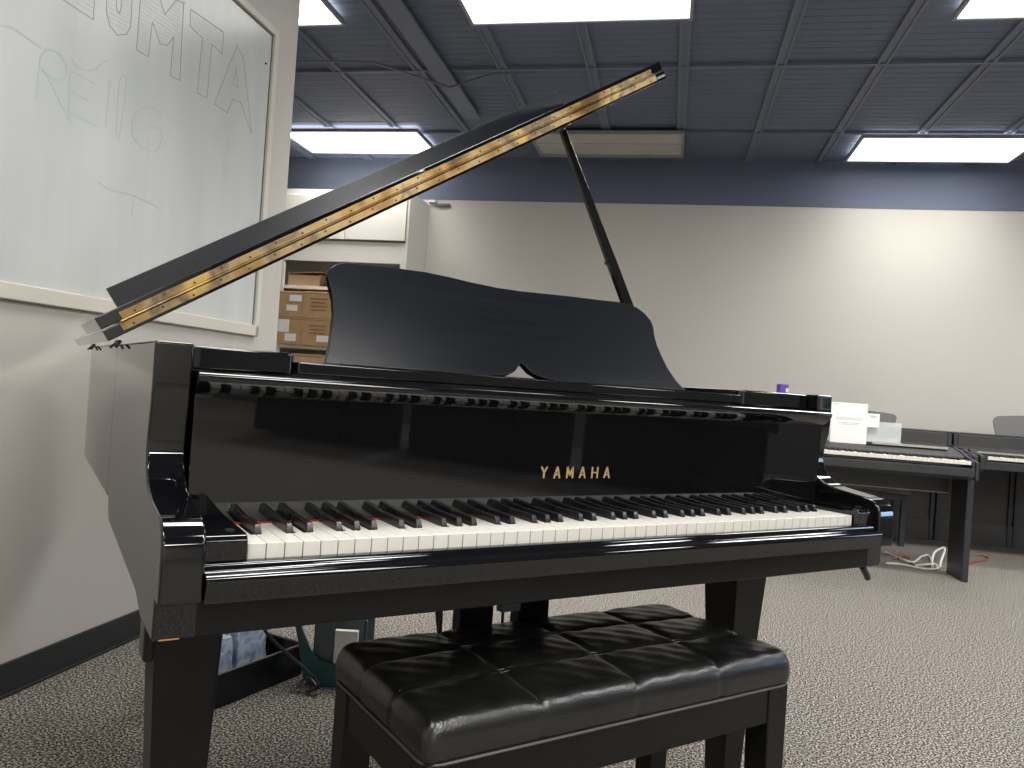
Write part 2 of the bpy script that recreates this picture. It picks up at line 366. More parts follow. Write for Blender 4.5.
# rim: bass side straight, tail round, treble bentside
def catmull(pts, n): return [tuple(v) for v in smooth_path([(a,b,0) for a,b in pts], n)]
XO = XL-.0001
outer = [(XO,.64),(XO,1.0),(XO,1.28)] + [p[:2] for p in catmull([(XL,1.30),(-.095,1.41),(-.045,1.50),(.06,1.555),(.20,1.565),(.33,1.53),(.45,1.44),(.56,1.31),(.68,1.19),(.83,1.10),(1.0,1.04),(1.15,.975),(1.26,.88),(1.315,.77),(XR+.0001,.66),(XR+.0001,.64)],5)]
def inset(path, d):
    out = []
    for i, p in enumerate(path):
        a = Vector(path[max(i-1,0)][:2]); b = Vector(path[min(i+1,len(path)-1)][:2]); t = (b-a).normalized()
        out.append((p[0]+t.y*d, p[1]-t.x*d))
    return out
inner = inset(outer, TK)
bm = new_bm()
quadloop(bm, [[(o_[0],o_[1],.70),(o_[0],o_[1],ZR+.0005),(i_[0],i_[1],ZR+.0005),(i_[0],i_[1],.70)] for o_, i_ in zip(outer, inner)])
obj('rim', bm, BLACK, gp, ang=40)
poly = [(q[0],q[1]) for q in inset(outer,.02)]
bm = new_bm(); prism(bm, poly, 'z', .72, .735); obj('soundboard', bm, DARK_IN, gp)
bm = new_bm(); prism(bm, [(q[0],q[1]) for q in inset(outer,.06)]+[(1.27,.32),(-.05,.32)], 'z', .86, .875); obj('iron_plate', bm, IRON, gp)
bm = new_bm()
for k in range(36):
    x = -.02+k*.034; y1 = 1.25-.75*(max(0,x)/1.25)**.8 if x > .3 else 1.35
    tube(bm, [(x,.36,.885),(x*.72+.04,max(.55,y1),.885)], .0008, 4)
tag(obj('strings', bm, CHROME, gp), None, None, None, 'stuff')
bm = B((.0,.07,.62,1.38,.64,.70),(.40,.48,.62,1.35,.64,.70),(.85,.92,.62,.98,.64,.70)); obj('beam', bm, BLACK_DULL, gp, bevel=.004)
# keybed, key slip, key blocks
obj('keybed', B((XL+.004,XR-.004,-.002,.17,.624,.671),(XL+.02,XR-.02,.17,.60,.662,.6705)), BLACK_DULL, gp, bevel=.003)
bm = new_bm(); prism(bm, [(-.008,.7165),(-.0165,.7165),(-.0190,.7155),(-.0200,.7130),(-.0205,.7085),(-.0225,.7068),(-.0290,.7062),(-.0325,.7050),(-.0350,.7028),(-.0362,.6995),(-.0355,.694),(-.0335,.686),(-.030,.675),(-.030,.6715),(-.004,.6715),(-.004,.7165)], 'x', XL+TK+.001, XR-TK-.001)
obj('key_slip', bm, BLACK, gp, ang=48)
for a, b in ((XL+TK+.001,-.003),(1.228,XR-TK-.001)):
    bm = new_bm(); prism(bm, [(-.012,.7165),(-.014,.742),(-.009,.748),(.0,.7495),(.128,.7495),(.148,.752),(.148,.7165)], 'x', a, b)
    kb = obj('key_block', bm, BLACK, gp, bevel=.0015, ang=40)
    bm = new_bm(); cyl(bm, ((a+b)/2+.008,.012,.749), .006, .0022, 'z', 14); obj('screw', bm, SCREW, kb)
# keys
KW = 1.225/52
pat = 'ABCDEFG'
hasb = {'A':1,'B':0,'C':1,'D':1,'E':0,'F':1,'G':1}     # a black key to the right of this white key
off = {'A':.0022,'C':-.0022,'D':.0022,'F':-.003,'G':0}
def key_meshes(kw, depth, bl, z0, zt, bh, g):
    """returns dict of white-key meshes by (left notch,right notch) and one black mesh"""
    d = {}
    hb = .0062*kw/KW
    for ln in (0,1):
        for rn in (0,1):
            bm = new_bm(); x0, x1 = g, kw-g; yb = depth-bl-.001
            poly = [(x0,0),(x1,0)]
            poly += [(x1,yb),(x1-hb,yb),(x1-hb,depth)] if rn else [(x1,depth)]
            poly += [(x0+hb,depth),(x0+hb,yb),(x0,yb)] if ln else [(x0,depth)]
            prism(bm, poly, 'z', z0, zt)
            # thin overhanging key top lip
            d[(ln,rn)] = bm
    bm = new_bm(); w = hb*.80; w2 = hb*.66
    quadloop(bm, [[(-w,0,z0),(w,0,z0),(w,bl,z0),(-w,bl,z0)],[(-w,0,zt+.001),(w,0,zt+.001),(w,bl,zt+.001),(-w,bl,zt+.001)],[(-w2,.0055,zt+bh),(w2,.0055,zt+bh),(w2,bl,zt+bh),(-w2,bl,zt+bh)]])
    return d, bm
def build_keys(parent, kw, depth, bl, z0, zt, bh, g, x0, y0, mw, mb, bev):
    d, bb = key_meshes(kw, depth, bl, z0, zt, bh, g)
    protos = {}
    for i in range(52):
        n = pat[i%7]; rn = hasb[n] if i < 51 else 0; ln = hasb[pat[(i-1)%7]] if i > 0 else 0
        k = (ln, rn)
        if k not in protos:
            protos[k] = obj('white_key', d[k], mw, parent, bevel=bev); o = protos[k]
        else:
            o = protos[k].copy(); COL.objects.link(o)
        o.location = (x0+i*kw, y0, 0)
    pb = None
    for i in range(51):
        n = pat[i%7]
        if not hasb[n]: continue
        if pb is None: pb = obj('black_key', bb, mb, parent, bevel=bev*1.4); o = pb
        else: o = pb.copy(); COL.objects.link(o)
        o.location = (x0+(i+1)*kw+off[n]*kw/KW, y0+depth-bl, 0)
    for k in d:
        if k not in protos: d[k].free()
build_keys(gp, KW, .152, .098, .708, .735, .0125, .0006, 0, 0, IVORY, EBONY, .0009)
o = obj('felt_strip', B((-.001,1.226,.1275,.1345,.7352,.7375)), RED, gp); o['label'] = 'red felt strip along the foot of the fallboard'
# fallboard: tall panel with rolled lip
XA, XB = XL+TK+.002, XR-TK-.002
bm = new_bm(); prism(bm, [(.1300,.7376),(.1238,.915),(.150,.915),(.155,.7376)], 'x', XA, XB)
fb = obj('fallboard', bm, BLACK, gp, bevel=.001)
bm = new_bm()
nose = [(.1236,.9142),(.1185,.9172),(.1130,.9212),(.1075,.9262),(.1040,.9302),(.1015,.9342),(.1005,.9382),(.1015,.9417),(.1045,.9442),(.1100,.9455),(.150,.946),(.185,.946),(.185,.9145)]
prism(bm, nose, 'x', XA, XB); obj('fallboard_lip', bm, BLACK, gp, ang=50)
# logo letters (plain sans capitals, set apart)
def letter_bm(ch):
    w, h, s = .0122, .0205, .0034
    L_ = {'Y':[((0,h),(w/2,h*.5)),((w,h),(w/2,h*.5)),((w/2,h*.5),(w/2,0))],
          'A':[((0,0),(w/2,h)),((w/2,h),(w,0)),((w*.2,h*.3),(w*.8,h*.3))],
          'M':[((0,0),(0,h)),((0,h),(w/2,h*.25)),((w/2,h*.25),(w,h)),((w,h),(w,0))],
          'H':[((0,0),(0,h)),((w,0),(w,h)),((0,h*.5),(w,h*.5))]}[ch]
    bm = new_bm()
    for a, b in L_:
        v = Vector((b[0]-a[0], b[1]-a[1])); L0 = v.normalized(); thin = s if abs(L0.y) > .8 else s*.6
        p = Vector((-L0.y, L0.x))*thin/2
        A, C = Vector(a), Vector(b)
        quadloop(bm, [[(q.x, y, q.y) for q in (A+p, C+p, C-p, A-p)] for y in (0,.0008)])
    return bm
for i, ch in enumerate('YAMAHA'):
    o = obj('gold_letter', letter_bm(ch), GOLD, fb, (.5235+i*.0280, .1272, .7975), flat=True)
    o.rotation_euler = (math.radians(2.0),0,0)
# rail and shelf above
obj('rail', B((XA,XB,.186,.215,.80,.956)), BLACK, gp, bevel=.002)
obj('music_shelf', B((.0975,1.0605,.168,.42,.950,.969)), BLACK, gp, bevel=.003)
for a, b, s in ((XA,.096,1),(1.062,XB,-1)):
    # plan outline with a rounded inner end
    if s > 0: poly = [(a,.168),(b-.018,.168),(b-.006,.172),(b,.183),(b,.42),(a,.42)]
    else: poly = [(b,.168),(a+.018,.168),(a+.006,.172),(a,.183),(a,.42),(b,.42)]
    bm = new_bm(); prism(bm, poly, 'z', .9475, .981); obj('side_block', bm, BLACK, gp, bevel=.004, seg=3)
# music desk, leaning back 25 degrees
desk_pts = [(.183,.0),(.192,.03),(.199,.065),(.206,.10),(.207,.13),(.203,.16),(.2005,.176),(.206,.191),(.220,.202),(.238,.208),(.275,.2105),(.33,.2125),(.40,.2135),(.45,.2105),(.50,.2055),(.56,.202),(.62,.202),(.70,.2055),(.76,.2075),(.83,.209),(.88,.211),(.915,.210),(.938,.203),(.958,.190),(.971,.172),(.9735,.155),(.970,.135),(.9705,.11),(.976,.085),(.985,.055),(1.001,.025),(1.024,.0),
            (.665,.0),(.640,.003),(.618,.009),(.603,.017),(.594,.028),(.587,.0345),(.580,.028),(.571,.017),(.556,.009),(.534,.003),(.51,.0)]
bm = new_bm(); prism(bm, desk_pts, 'y', 0, .014)
o = obj('music_desk', bm, BLACK_SATIN, gp, (0,.30,.9715), bevel=.0015, ang=25); o.rotation_euler = (-math.radians(25),0,0)
bm = B((.3,.33,.004,.16,0,.012),(.87,.90,.004,.16,0,.012))
o = obj('desk_strut', bm, BRASS, gp, (0,.318,.972)); o.rotation_euler = (math.radians(18),0,0)
# lid
AL = math.radians(32.6)
LO = Vector((-.131,.5,.9835))
lid = bpy.data.objects.new('lid', None)
def lidpt(u, y, v): return (u, y, v)
u1 = 1.438
lpoly = [(0,.0),(u1,.0),(u1+.012,.20),(u1-.02,.33)] + [(q[0]-XL+.012, q[1]-.49) for q in reversed(outer[3:-6])] + [(0,.9)]
bm = new_bm(); prism(bm, lpoly, 'z', 0, .0195)
lid = obj('lid', bm, BLACK, gp, LO, bevel=.0015, ang=30); lid.rotation_euler = (0,-AL,0)
bm = new_bm(); prism(bm, [(0,.0),(u1-.003,.0),(u1-.003,.37),(0,.37)], 'z', .0225, .0445)
flap = obj('front_flap', bm, BLACK, lid, bevel=.0015)
bm = new_bm(); quadloop(bm, [[(.079,.365,.0446),(.079,.378,.0446),(.079,.378,.0905),(.079,.365,.0905)],[(1.398,.365,.0446),(1.398,.378,.0446),(1.405,.378,.085),(1.405,.365,.085)]])
obj('flap_lip', bm, LIP, flap, bevel=.001)
# brass piano hinge along both front edges
for v0, v1 in ((.0055,.0180),(.0240,.0365)):
    h = obj('hinge_leaf', B((.030 if v0<.01 else .038, 1.404 if v0<.01 else 1.395, -.0016, 0, v0, v1)), BRASS, lid, flat=True)
    bm = new_bm()
    for k in range(25):
        x = .05+k*.0555+ (.012 if v0 > .01 else 0)
        if x < 1.40: cyl(bm, (x,-.0024,(v0+v1)/2+(.002 if k%2 else -.002)), .0022, .001, 'y', 8)
    obj('hinge_screws', bm, SCREW, h)
bm = new_bm(); tube(bm, [(.034,-.0025,.0210),(1.40,-.0025,.0210)], .0022, 8); obj('hinge_knuckle', bm, BRASS, lid)
obj('bracket', B((1.405,1.436,-.001,.03,.0065,.012)), CHROME, lid)
bm = B((1.150,1.185,.10,.14,-.006,0)); obj('prop_cup', bm, BLACK, lid, bevel=.003)
# prop stick from the right rim
pt = Vector((.856,.62,1.603)); pbm = Vector((1.304,.70,.983))
bm = new_bm()
d = (pt-pbm).normalized(); sx = Vector((0,1,0)); sy = d.cross(sx).normalized(); sx = sy.cross(d)
rings = []
for t_, w_ in ((0,.016),(.25,.0155),(.55,.0135),(.9,.010),(1,.0095)):
    c = pbm.lerp(pt, t_); rings.append([c+sx*w_*.55+sy*w_, c-sx*w_*.55+sy*w_, c-sx*w_*.55-sy*w_, c+sx*w_*.55-sy*w_])
quadloop(bm, rings); obj('lid_prop', bm, BLACK, gp, bevel=.002)
bm = new_bm(); tube(bm, [pbm.lerp(pt,.98)+sx*.008, pt+Vector((.006,0,.012))], .0032, 8); obj('prop_pin', bm, CHROME, gp)
bm = new_bm(); c = pbm.lerp(pt,.53); tube(bm, [c+sy*.012, c+sy*.020], .005, 8); obj('prop_catch', bm, BLACK, gp)
# lid hinges on the bass rim
for y in (.60,1.22):
    bm = new_bm()
    for dy in (-.03,.03):
        tube(bm, [(XL-.002,y+dy,.986),(XL-.0105,y+dy*1.9,.976)], .0024, 6)
    tube(bm, [(XL-.003,y-.03,.986),(XL-.003,y+.03,.986)], .0035, 8)
    obj('lid_hinge', bm, SCREW, gp)
    
# legs
def leg(x, y, name='leg', top=.096, bot=.062, z1=.622):
    bm = new_bm(); t, b = top/2, bot/2
    rings = []
    for z, w in ((.055,b),(.10,b+.001),(.35,b+(t-b)*.5),(.56,t),(z1,t)):
        rings.append([(x-w,y-w,z),(x+w,y-w,z),(x+w,y+w,z),(x-w,y+w,z)])
    quadloop(bm, rings); o = obj('leg', bm, BLACK_DULL, gp, bevel=.004)
    bm = new_bm(); cyl(bm, (x,y,.03), .012, .03, 'z', 14); tube(bm, [(x-.012,y,.025),(x+.012,y,.025)], .025, 18); obj('caster', bm, BRASS, o)
    return o
leg(-.016,.285, top=.098, bot=.066); leg(1.249,.32, top=.108); leg(.115,1.30, z1=.645)
obj('leg_bracket', B((-.097,-.082,.106,.150,.560,.6225)), BLACK_DULL, gp, bevel=.006)
# lyre
obj('lyre_block', B((.43,.76,.30,.46,.600,.6235)), BLACK_DULL, gp, bevel=.003)
for x in (.54,.676):
    obj('lyre_column', B((x-.038,x+.038,.34,.375,.14,.60)), BLACK_DULL, gp, bevel=.004)
lb = obj('lyre_box', B((.47,.75,.30,.44,.08,.14)), BLACK_DULL, gp, bevel=.005)
bm = new_bm()
for x in (.55,.608,.666):
    box(bm, x-.012, x+.012, .20, .32, .085, .096)
for x in (.55,.608,.666): 
    obj('pedal', B((x-.012,x+.012,.20,.32,.083,.094)), BRASS, gp, bevel=.003)
bm.free()
bm = new_bm(); tube(bm, [(.464,.35,.60),(.466,.352,.14)], .004, 8); tube(bm, [(.612,.36,.60),(.612,.36,.14)], .003, 8); obj('pedal_rod', bm, SCREW, gp)
bm = new_bm(); tube(bm, [(.56,.44,.15),(.56,.62,.64)], .006, 8); tube(bm, [(.66,.44,.15),(.66,.62,.64)], .006, 8); obj('lyre_brace', bm, BLACK_DULL, gp)
obj('pedal_trap', B((.57,.615,.30,.32,.51,.545)), GRAYP, gp, bevel=.002)
o = obj('wood_chip', B((-.097,-.072,-.0025,.002,.6235,.628)), CHIP, gp, bevel=.002); o['label'] = 'patch of bare orange wood chipped at the keybed corner'
bm = B((1.17,1.26,.08,.11,.600,.6235),(1.215,1.30,.085,.105,.606,.6235)); lt = obj('lid_lock', bm, BLACK_DULL, gp, bevel=.003)
bm = new_bm(); cyl(bm,(1.235,.078,.612),.005,.004,'y',10); cyl(bm,(1.265,.078,.612),.005,.004,'y',10); obj('screw', bm, CHROME, lt)
bm = new_bm(); tube(bm, [(1.300,.02,.62),(1.325,.025,.600),(1.338,.03,.590)], .007, 8); obj('pull_knob', bm, BLACK_DULL, gp)
bm = new_bm(); tube(bm, [(1.2785,.158,.784),(1.2785,.158,.760)], .003, 8); o = obj('fallboard_pin', bm, BRASS, gp)

# purple box on the rim
t = thing('purple_box', 'tiny purple and white card box on the right end of the grand piano', 'box', (1.297,.262,.9815), -.35)
obj('box_body', B((0,.022,0,.018,0,.023)), PURPLE, t, bevel=.001)
obj('box_label', B((.015,.0215,-.0008,0,.004,.014)), LABEL, t, flat=True)

# ================================================================ PIANO BENCH
bx0, bx1, by0, by1 = .249, 1.034, -.028, .332
bench = thing('piano_bench', 'black tufted leather piano bench in front of the grand piano', 'bench', ((bx0+bx1)/2,(by0+by1)/2,0), math.radians(1.1))
hw, hd = (bx1-bx0)/2, (by1-by0)/2
NC, NR, NU, NV = 4, 3, 96, 66
bm = new_bm()
def cush(u, v):
    # u,v in -1..1 -> position on domed cushion top
    x, y = u*hw, v*hd
    ex = 1-abs(u)**9; ey = 1-abs(v)**7
    edge = min(1, max(0,(1-abs(u))*hw/.024)); edge2 = min(1, max(0,(1-abs(v))*hd/.024))
    e = math.sqrt(max(0,1-(1-edge)**2))*math.sqrt(max(0,1-(1-edge2)**2))
    cu = (u*.5+.5)*NC; cv = (v*.5+.5)*NR
    du = abs(cu-round(cu))/NC*2*hw if .5 < cu < NC-.5 else 1
    dv = abs(cv-round(cv))/NR*2*hd if .5 < cv < NR-.5 else 1
    dd = min(du, dv)
    groove = -.004*math.exp(-(dd/.004)**2)-.002*math.exp(-(dd/.014)**2)
    puff = .0035*abs(math.sin(math.pi*cu))**.5*abs(math.sin(math.pi*cv))**.5
    z = .463 + e*(.020+puff+groove+.010*(1-u*u)*(1-v*v))
    wr = .0012*math.sin(40*u+9*v)*math.sin(13*v+5*u)*e
    return (x, y, z+wr)
top = [[bm.verts.new(cush(-1+2*i/NU, -1+2*j/NV)) for i in range(NU+1)] for j in range(NV+1)]
for j in range(NV):
    for i in range(NU): bm.faces.new((top[j][i],top[j][i+1],top[j+1][i+1],top[j+1][i]))
loop = [top[0][i] for i in range(NU+1)]+[top[j][NU] for j in range(1,NV+1)]+[top[NV][i] for i in range(NU-1,-1,-1)]+[top[j][0] for j in range(NV-1,0,-1)]
prev = loop
for z, s in ((.452,1.006),(.438,1.008),(.427,1.004),(.420,.996)):
    ring = []
    for v in loop:
        x, y = v.co.x, v.co.y
        kx = (x/hw*.5+.5)*NC; ky = (y/hd*.5+.5)*NR
        g = 0
        if abs(abs(y)-hd) < 1e-4 and .5 < kx < NC-.5: g = .003*math.exp(-((kx-round(kx))/NC*2*hw/.005)**2)
        if abs(abs(x)-hw) < 1e-4 and .5 < ky < NR-.5: g = max(g,.003*math.exp(-((ky-round(ky))/NR*2*hd/.005)**2))
        ring.append(bm.verts.new((x*(1+(s-1)) - math.copysign(g,x)*(abs(abs(x)-hw)<1e-4), y*(1+(s-1)*2) - math.copysign(g,y)*(abs(abs(y)-hd)<1e-4), z)))
    n_ = len(loop)
    for i in range(n_): bm.faces.new((prev[i],prev[(i+1)%n_],ring[(i+1)%n_],ring[i]))
    prev = ring
bm.faces.new(prev)
# round the plan corners
for v in bm.verts:
    ax, ay = abs(v.co.x), abs(v.co.y); r = .016
    if ax > hw-r and ay > hd-r:
        dx, dy = ax-(hw-r), ay-(hd-r); L_ = math.hypot(dx,dy); mx = max(dx,dy)
        if L_ > 1e-6:
            k = mx/L_; v.co.x = math.copysign(hw-r+dx*k, v.co.x); v.co.y = math.copysign(hd-r+dy*k, v.co.y)
seat = obj('seat_cushion', bm, LEATHER, bench, ang=80)
def seam(pts, r=.0014): 
    bm = new_bm(); tube(bm, pts, r, 6); obj('seam', bm, PIPING, seat)
for r_ in (1,2):
    v = -1+2*r_/NR
    for s in (-.0055,.0055):
        seam([(x,y+s,z+.0030) for x,y,z in (cush(-.965+1.93*k/50, v) for k in range(51))], .0011)
for c_ in (1,2,3):
    u = -1+2*c_/NC
    for s in (-.0045,):
        seam([(x+s,y,z+.0030) for x,y,z in (cush(u, -.96+1.92*k/40) for k in range(41))], .0009)
bm = new_bm()
pp = []
for q, (cx_, cy_) in enumerate(((hw-.028,-hd+.028),(hw-.028,hd-.028),(-hw+.028,hd-.028),(-hw+.028,-hd+.028))):
    for k in range(7):
        a = -math.pi/2+q*math.pi/2+k*math.pi/12; pp.append((cx_+.0285*math.cos(a), cy_+.0285*math.sin(a), .4195))
pp.append(pp[0]); tube(bm, pp, .0026, 6); obj('welt', bm, PIPING, seat)
bm = new_bm(); tube(bm, [(-hw+.030,-hd-.0005,.424),(-hw+.034,-hd+.0,.442),(-hw+.040,-hd+.010,.462),(-hw+.046,-hd+.026,.480)], .0024, 7, .0035); obj('corner_pleat', bm, LEATHER, seat)
a0, a1 = .350, .4185
obj('apron', B((-hw+.012,hw-.012,-hd+.006,-hd+.024,a0,a1)), BLACK_DULL, bench, bevel=.002)
obj('apron', B((-hw+.012,hw-.012,hd-.024,hd-.006,a0,a1)), BLACK_DULL, bench, bevel=.002)
obj('apron', B((-hw+.006,-hw+.024,-hd+.024,hd-.024,a0,a1)), BLACK_DULL, bench, bevel=.002)
obj('apron', B((hw-.024,hw-.006,-hd+.024,hd-.024,a0,a1)), BLACK_DULL, bench, bevel=.002)
for sx_ in (-1,1):
    for sy_ in (-1,1):
        xa, xb = sorted((sx_*(hw-.003), sx_*(hw-.058))); ya, yb = sorted((sy_*(hd-.003), sy_*(hd-.058)))
        ins = .008
        bm = new_bm()
        xi = (xa, xb-ins) if sx_ < 0 else (xa+ins, xb)
        yi = (ya, yb-ins) if sy_ < 0 else (ya+ins, yb)
        tbox(bm, (xi[0],xi[1],yi[0],yi[1]), (xa,xb,ya,yb), 0, a1)
        obj('leg', bm, BLACK_DULL, bench, bevel=.003)

# ================================================================ things on the floor under the piano
t = thing('storage_bin', 'black open-topped bin of blue packets on the floor by the left piano leg', 'bin', (.235,1.245,0), math.atan2(.179,.312))
w, d_, h = .365, .19, .098
obj('bin_body', B((0,w,0,.006,0,h),(0,w,d_-.006,d_,0,h),(0,.006,.006,d_-.006,0,h),(w-.006,w,.006,d_-.006,0,h),(.006,w-.006,.006,d_-.006,0,.006)), BLACK_SATIN, t, bevel=.0015)
bm = new_bm(); 
for a, b in (((0,0),(w,0)),((w,0),(w,d_)),((w,d_),(0,d_)),((0,d_),(0,0))): tube(bm, [(a[0],a[1],h),(b[0],b[1],h)], .003, 6)
obj('rim_wire', bm, PIPING, t)
import mathutils
for a, b, z1, lab in ((.03,.165,.150,'left'),(.175,.30,.155,'right')):
    ang = math.atan2(.179,.312); c, s = math.cos(ang), math.sin(ang)
    bm = new_bm(); tbox(bm, (0,b-a,0,.055), (.008,b-a-.006,.012,.045), 0, z1-.006)
    bmesh.ops.subdivide_edges(bm, edges=bm.edges, cuts=3, use_grid_fill=True)
    for v in bm.verts: v.co += Vector((0, random.uniform(-.004,.004), random.uniform(-.003,.003) if v.co.z > .02 else 0))
    o = obj('blue_packet', bm, BLUE, None, (.235+a*c-.085*s, 1.245+a*s+.085*c, .0065), ang)
    tag(o, 'blue and white packet standing at the %s side of the black bin' % lab, 'packet', 'blue packets in the bin')
# teal tote
t = thing('teal_tote', 'teal plastic tote with one sloping side, behind the bench, holding papers', 'tote', (.537,1.345,0), math.radians(-30))
bm = new_bm(); prism(bm, [(-.045,.20),(-.03,.205),(-.012,.16),(.012,.112),(.035,.082),(.07,.072),(.13,.068),(.19,.068),(.19,0),(.02,0),(-.005,.02),(-.015,.06),(-.025,.12)], 'y', -.010, .0); 
front = obj('front_wall', bm, TEAL, t, bevel=.003)
obj('back_wall', B((.0,.19,.09,.10,0,.215)), GRAYP, t, bevel=.003)
obj('base', B((.0,.19,.0,.09,0,.008)), TEAL, t)
bm = B((.165,.175,.02,.03,.0,.20)); obj('corner_post', bm, TEAL, t, bevel=.003)
obj('inner_panel', B((.02,.075,.012,.018,.008,.19)), GRAYP, t, bevel=.002)
o = obj('paper_stack', B((-.008,.062,0,.02,0,.158)), PAPER, None, (.537+.088*.866+.008*.5,1.345-.088*.5+.008*.866,.009), math.radians(-30)); tag(o, 'stack of cream papers standing in the teal tote', 'papers')
bm = new_bm(); tube(bm, smooth_path([(.30,1.10,.335),(.335,1.08,.26),(.42,1.13,.17),(.50,1.20,.09),(.545,1.245,.03),(.52,1.27,.006)]), .0045, 8)
tag(obj('pedal_cable', bm, RUBBER), 'thin black cable sagging across the front of the black bin', 'cable')
bm = new_bm(); tube(bm, smooth_path([(.50,1.28,.006),(.515,1.31,.025),(.53,1.29,.04),(.548,1.27,.02),(.54,1.24,.006)]), .004, 8)
tag(obj('clear_strap', bm, PIPING), 'short pale looped strap lying beside the teal tote', 'strap')

# ================================================================ DIGITAL PIANOS
def keybed_keys(t, x0, y0, z, kw=.02335): build_keys(t, kw, .14, .09, z-.02, z, .011, .0007, x0, y0, IVORY2, EBONY, 0)
def music_rest(t, x0, x1, z0, z1, y, m=GREYP, tilt=.12):
    bm = new_bm(); r = .03
    pts = [(x0+.02,z0),(x1-.02,z0),(x1,z1-r),(x1-.01,z1-.01),(x1-r,z1)] + [(x1-r-(x1-x0-2*r)*k/8, z1+.012*math.sin(math.pi*k/8)) for k in range(1,8)] + [(x0+r,z1),(x0+.01,z1-.01),(x0,z1-r)]
    prism(bm, [(a, b-z0) for a, b in pts], 'y', 0, .008)
    o = obj('music_rest', bm, m, t, (0,y,z0), bevel=.001); o.rotation_euler = (-tilt,0,0); return o
# (a) slim digital piano on panel legs
D1 = thing('digital_piano', 'slim charcoal digital piano on two side panels, sheet music on it', 'digital piano', P(.90,4.02,0), -TH)
wd = 1.352
bm = new_bm(); prism(bm, [(-.012,.668),(-.012,.62),(.02,.60),(.36,.60),(.38,.62),(.38,.755),(.36,.765),(.225,.742),(.160,.722),(.158,.668)], 'x', .018, wd-.018)
obj('case', bm, DIGI, D1, bevel=.003)
for a, b in ((0,.018),(wd-.018,wd)):
    bm = new_bm(); prism(bm, [(-.018,.60),(-.018,.705),(.16,.730),(.24,.752),(.38,.772),(.39,.76),(.39,.60)], 'x', a, b); obj('end_cheek', bm, DIGI, D1, bevel=.003)
for a, b in ((.018,.096),(wd-.036,wd-.018)):
    obj('key_end_block', B((a,b,-.010,.158,.668,.712)), DIGI, D1, bevel=.003)
keybed_keys(D1, .099, -.004, .708)
obj('music_ledge', B((.78,1.27,.27,.30,.752,.768)), DIGI, D1, bevel=.003); obj('ledge_strip', B((.84,1.27,.258,.264,.756,.770)), DIGIG, D1, bevel=.001)
for a in (.01, wd-.020):
    lg = obj('side_leg', B((a,a+.035,.085,.345,0,.60)), DIGI, D1, bevel=.003)
obj('back_panel', B((.045,wd-.045,.325,.343,.49,.60)), DIGI2, D1, bevel=.002)
obj('edge_strip', B((.045,wd-.045,.318,.3245,.487,.492)), DIGIG, D1)
# acrylic stand and papers on it
o = obj('acrylic_stand', B((0,.215,0,.004,0,.125),(0,.215,-.03,.004,0,.004)), CLEAR, None, P(1.700,4.325,.769), -TH); tag(o, 'clear acrylic stand on the slim digital piano, right of the tall sheet', 'stand')
def sheet(name, w, h, loc, rz, tilt, label, lines, m=PAPER, col=PRINTG):
    t = thing(name, label, 'paper', loc, rz); t.rotation_euler = (-tilt,0,rz)
    obj('page', B((0,w,0,.002,0,h)), m, t, flat=True)
    bm = new_bm()
    for (a,b,z) in lines: box(bm, a*w, b*w, -.0006, 0, z*h, z*h+.0022)
    obj('print', bm, col, t, flat=True); return t
sheet('sheet_music', .212, .250, P(1.492,4.270,.750), -TH, .06, 'tall white printed sheet standing on the slim digital piano', [(.1,.9,.62),(.15,.85,.58),(.2,.8,.5),(.3,.75,.46),(.05,.2,.95)])
sheet('sheet_music', .12, .225, P(1.40,4.276,.757), -TH+.25, .05, 'white sheet half hidden behind the grand piano arm', [(.1,.9,.7)])
sheet('flyer', .075, .085, P(1.705,4.30,.858), -TH, .05, 'small white flyer with red print, right of the tall sheet', [(.2,.8,.8),(.3,.7,.7)], PAPER, RED)
# (b) console pianos against the far wall
def console(m0, label, keys=True, rest=(.55,1.05,.95)):
    t = thing('console_piano', label, 'digital piano', P(m0,4.88,0), -TH, 'console digital pianos')
    w = 1.40
    for a, b in ((0,.03),(w-.03,w)):
        bm = new_bm(); prism(bm, [(-.02,.62),(-.02,.70),(.0,.715),(.16,.728),(.18,.742),(.50,.752),(.505,.834),(.86,.834),(.86,.0),(.78,.0),(.78,.60),(.0,.60)], 'x', a, b); obj('side_panel', bm, DIGI, t, bevel=.004)
    obj('key_shelf', B((.03,w-.03,-.015,.78,.62,.675)), DIGI, t, bevel=.004)
    bm = new_bm(); prism(bm, [(.15,.676),(.15,.722),(.40,.738),(.50,.745),(.505,.835),(.86,.835),(.86,.676)], 'x', .03, w-.03); obj('top_case', bm, DIGI2, t, bevel=.004)
    obj('top_board', B((-.004,w+.004,.54,.87,.835,.845)), DIGI, t, bevel=.002)
    obj('key_rail', B((.04,w-.04,.155,.165,.722,.731)), DIGIG, t)
    for a in (.62,.66): obj('pilaster', B((a-.12,a-.10,.775,.80,.0,.62)), DIGI, t, bevel=.002)
    obj('modesty_panel', B((.03,w-.03,.80,.82,.03,.62)), DIGI2, t, bevel=.002)
    obj('bottom_rail', B((.03,w-.03,.785,.80,.0,.16)), DIGI2, t, bevel=.003)
    music_rest(t, rest[0], rest[1], .846, rest[2], .62)
    for a, b in ((.03,.048),(w-.138,w-.03)): obj('key_end_block', B((a,b,-.012,.15,.676,.712)), DIGI, t, bevel=.003)
    if keys: keybed_keys(t, .048, -.006, .706)
    return t
c1 = console(1.148, 'left console piano against the far wall, behind the slim digital piano', True)
c2 = copy_tree(c1); c2.location = P(2.56,4.88,0); c2['label'] = 'right console piano against the far wall, cut by the right edge'
for ch in c2.children:
    if ch.name.startswith('music_rest'):
        ch.location.x -= .25; ch.scale = (1,1,1.35)
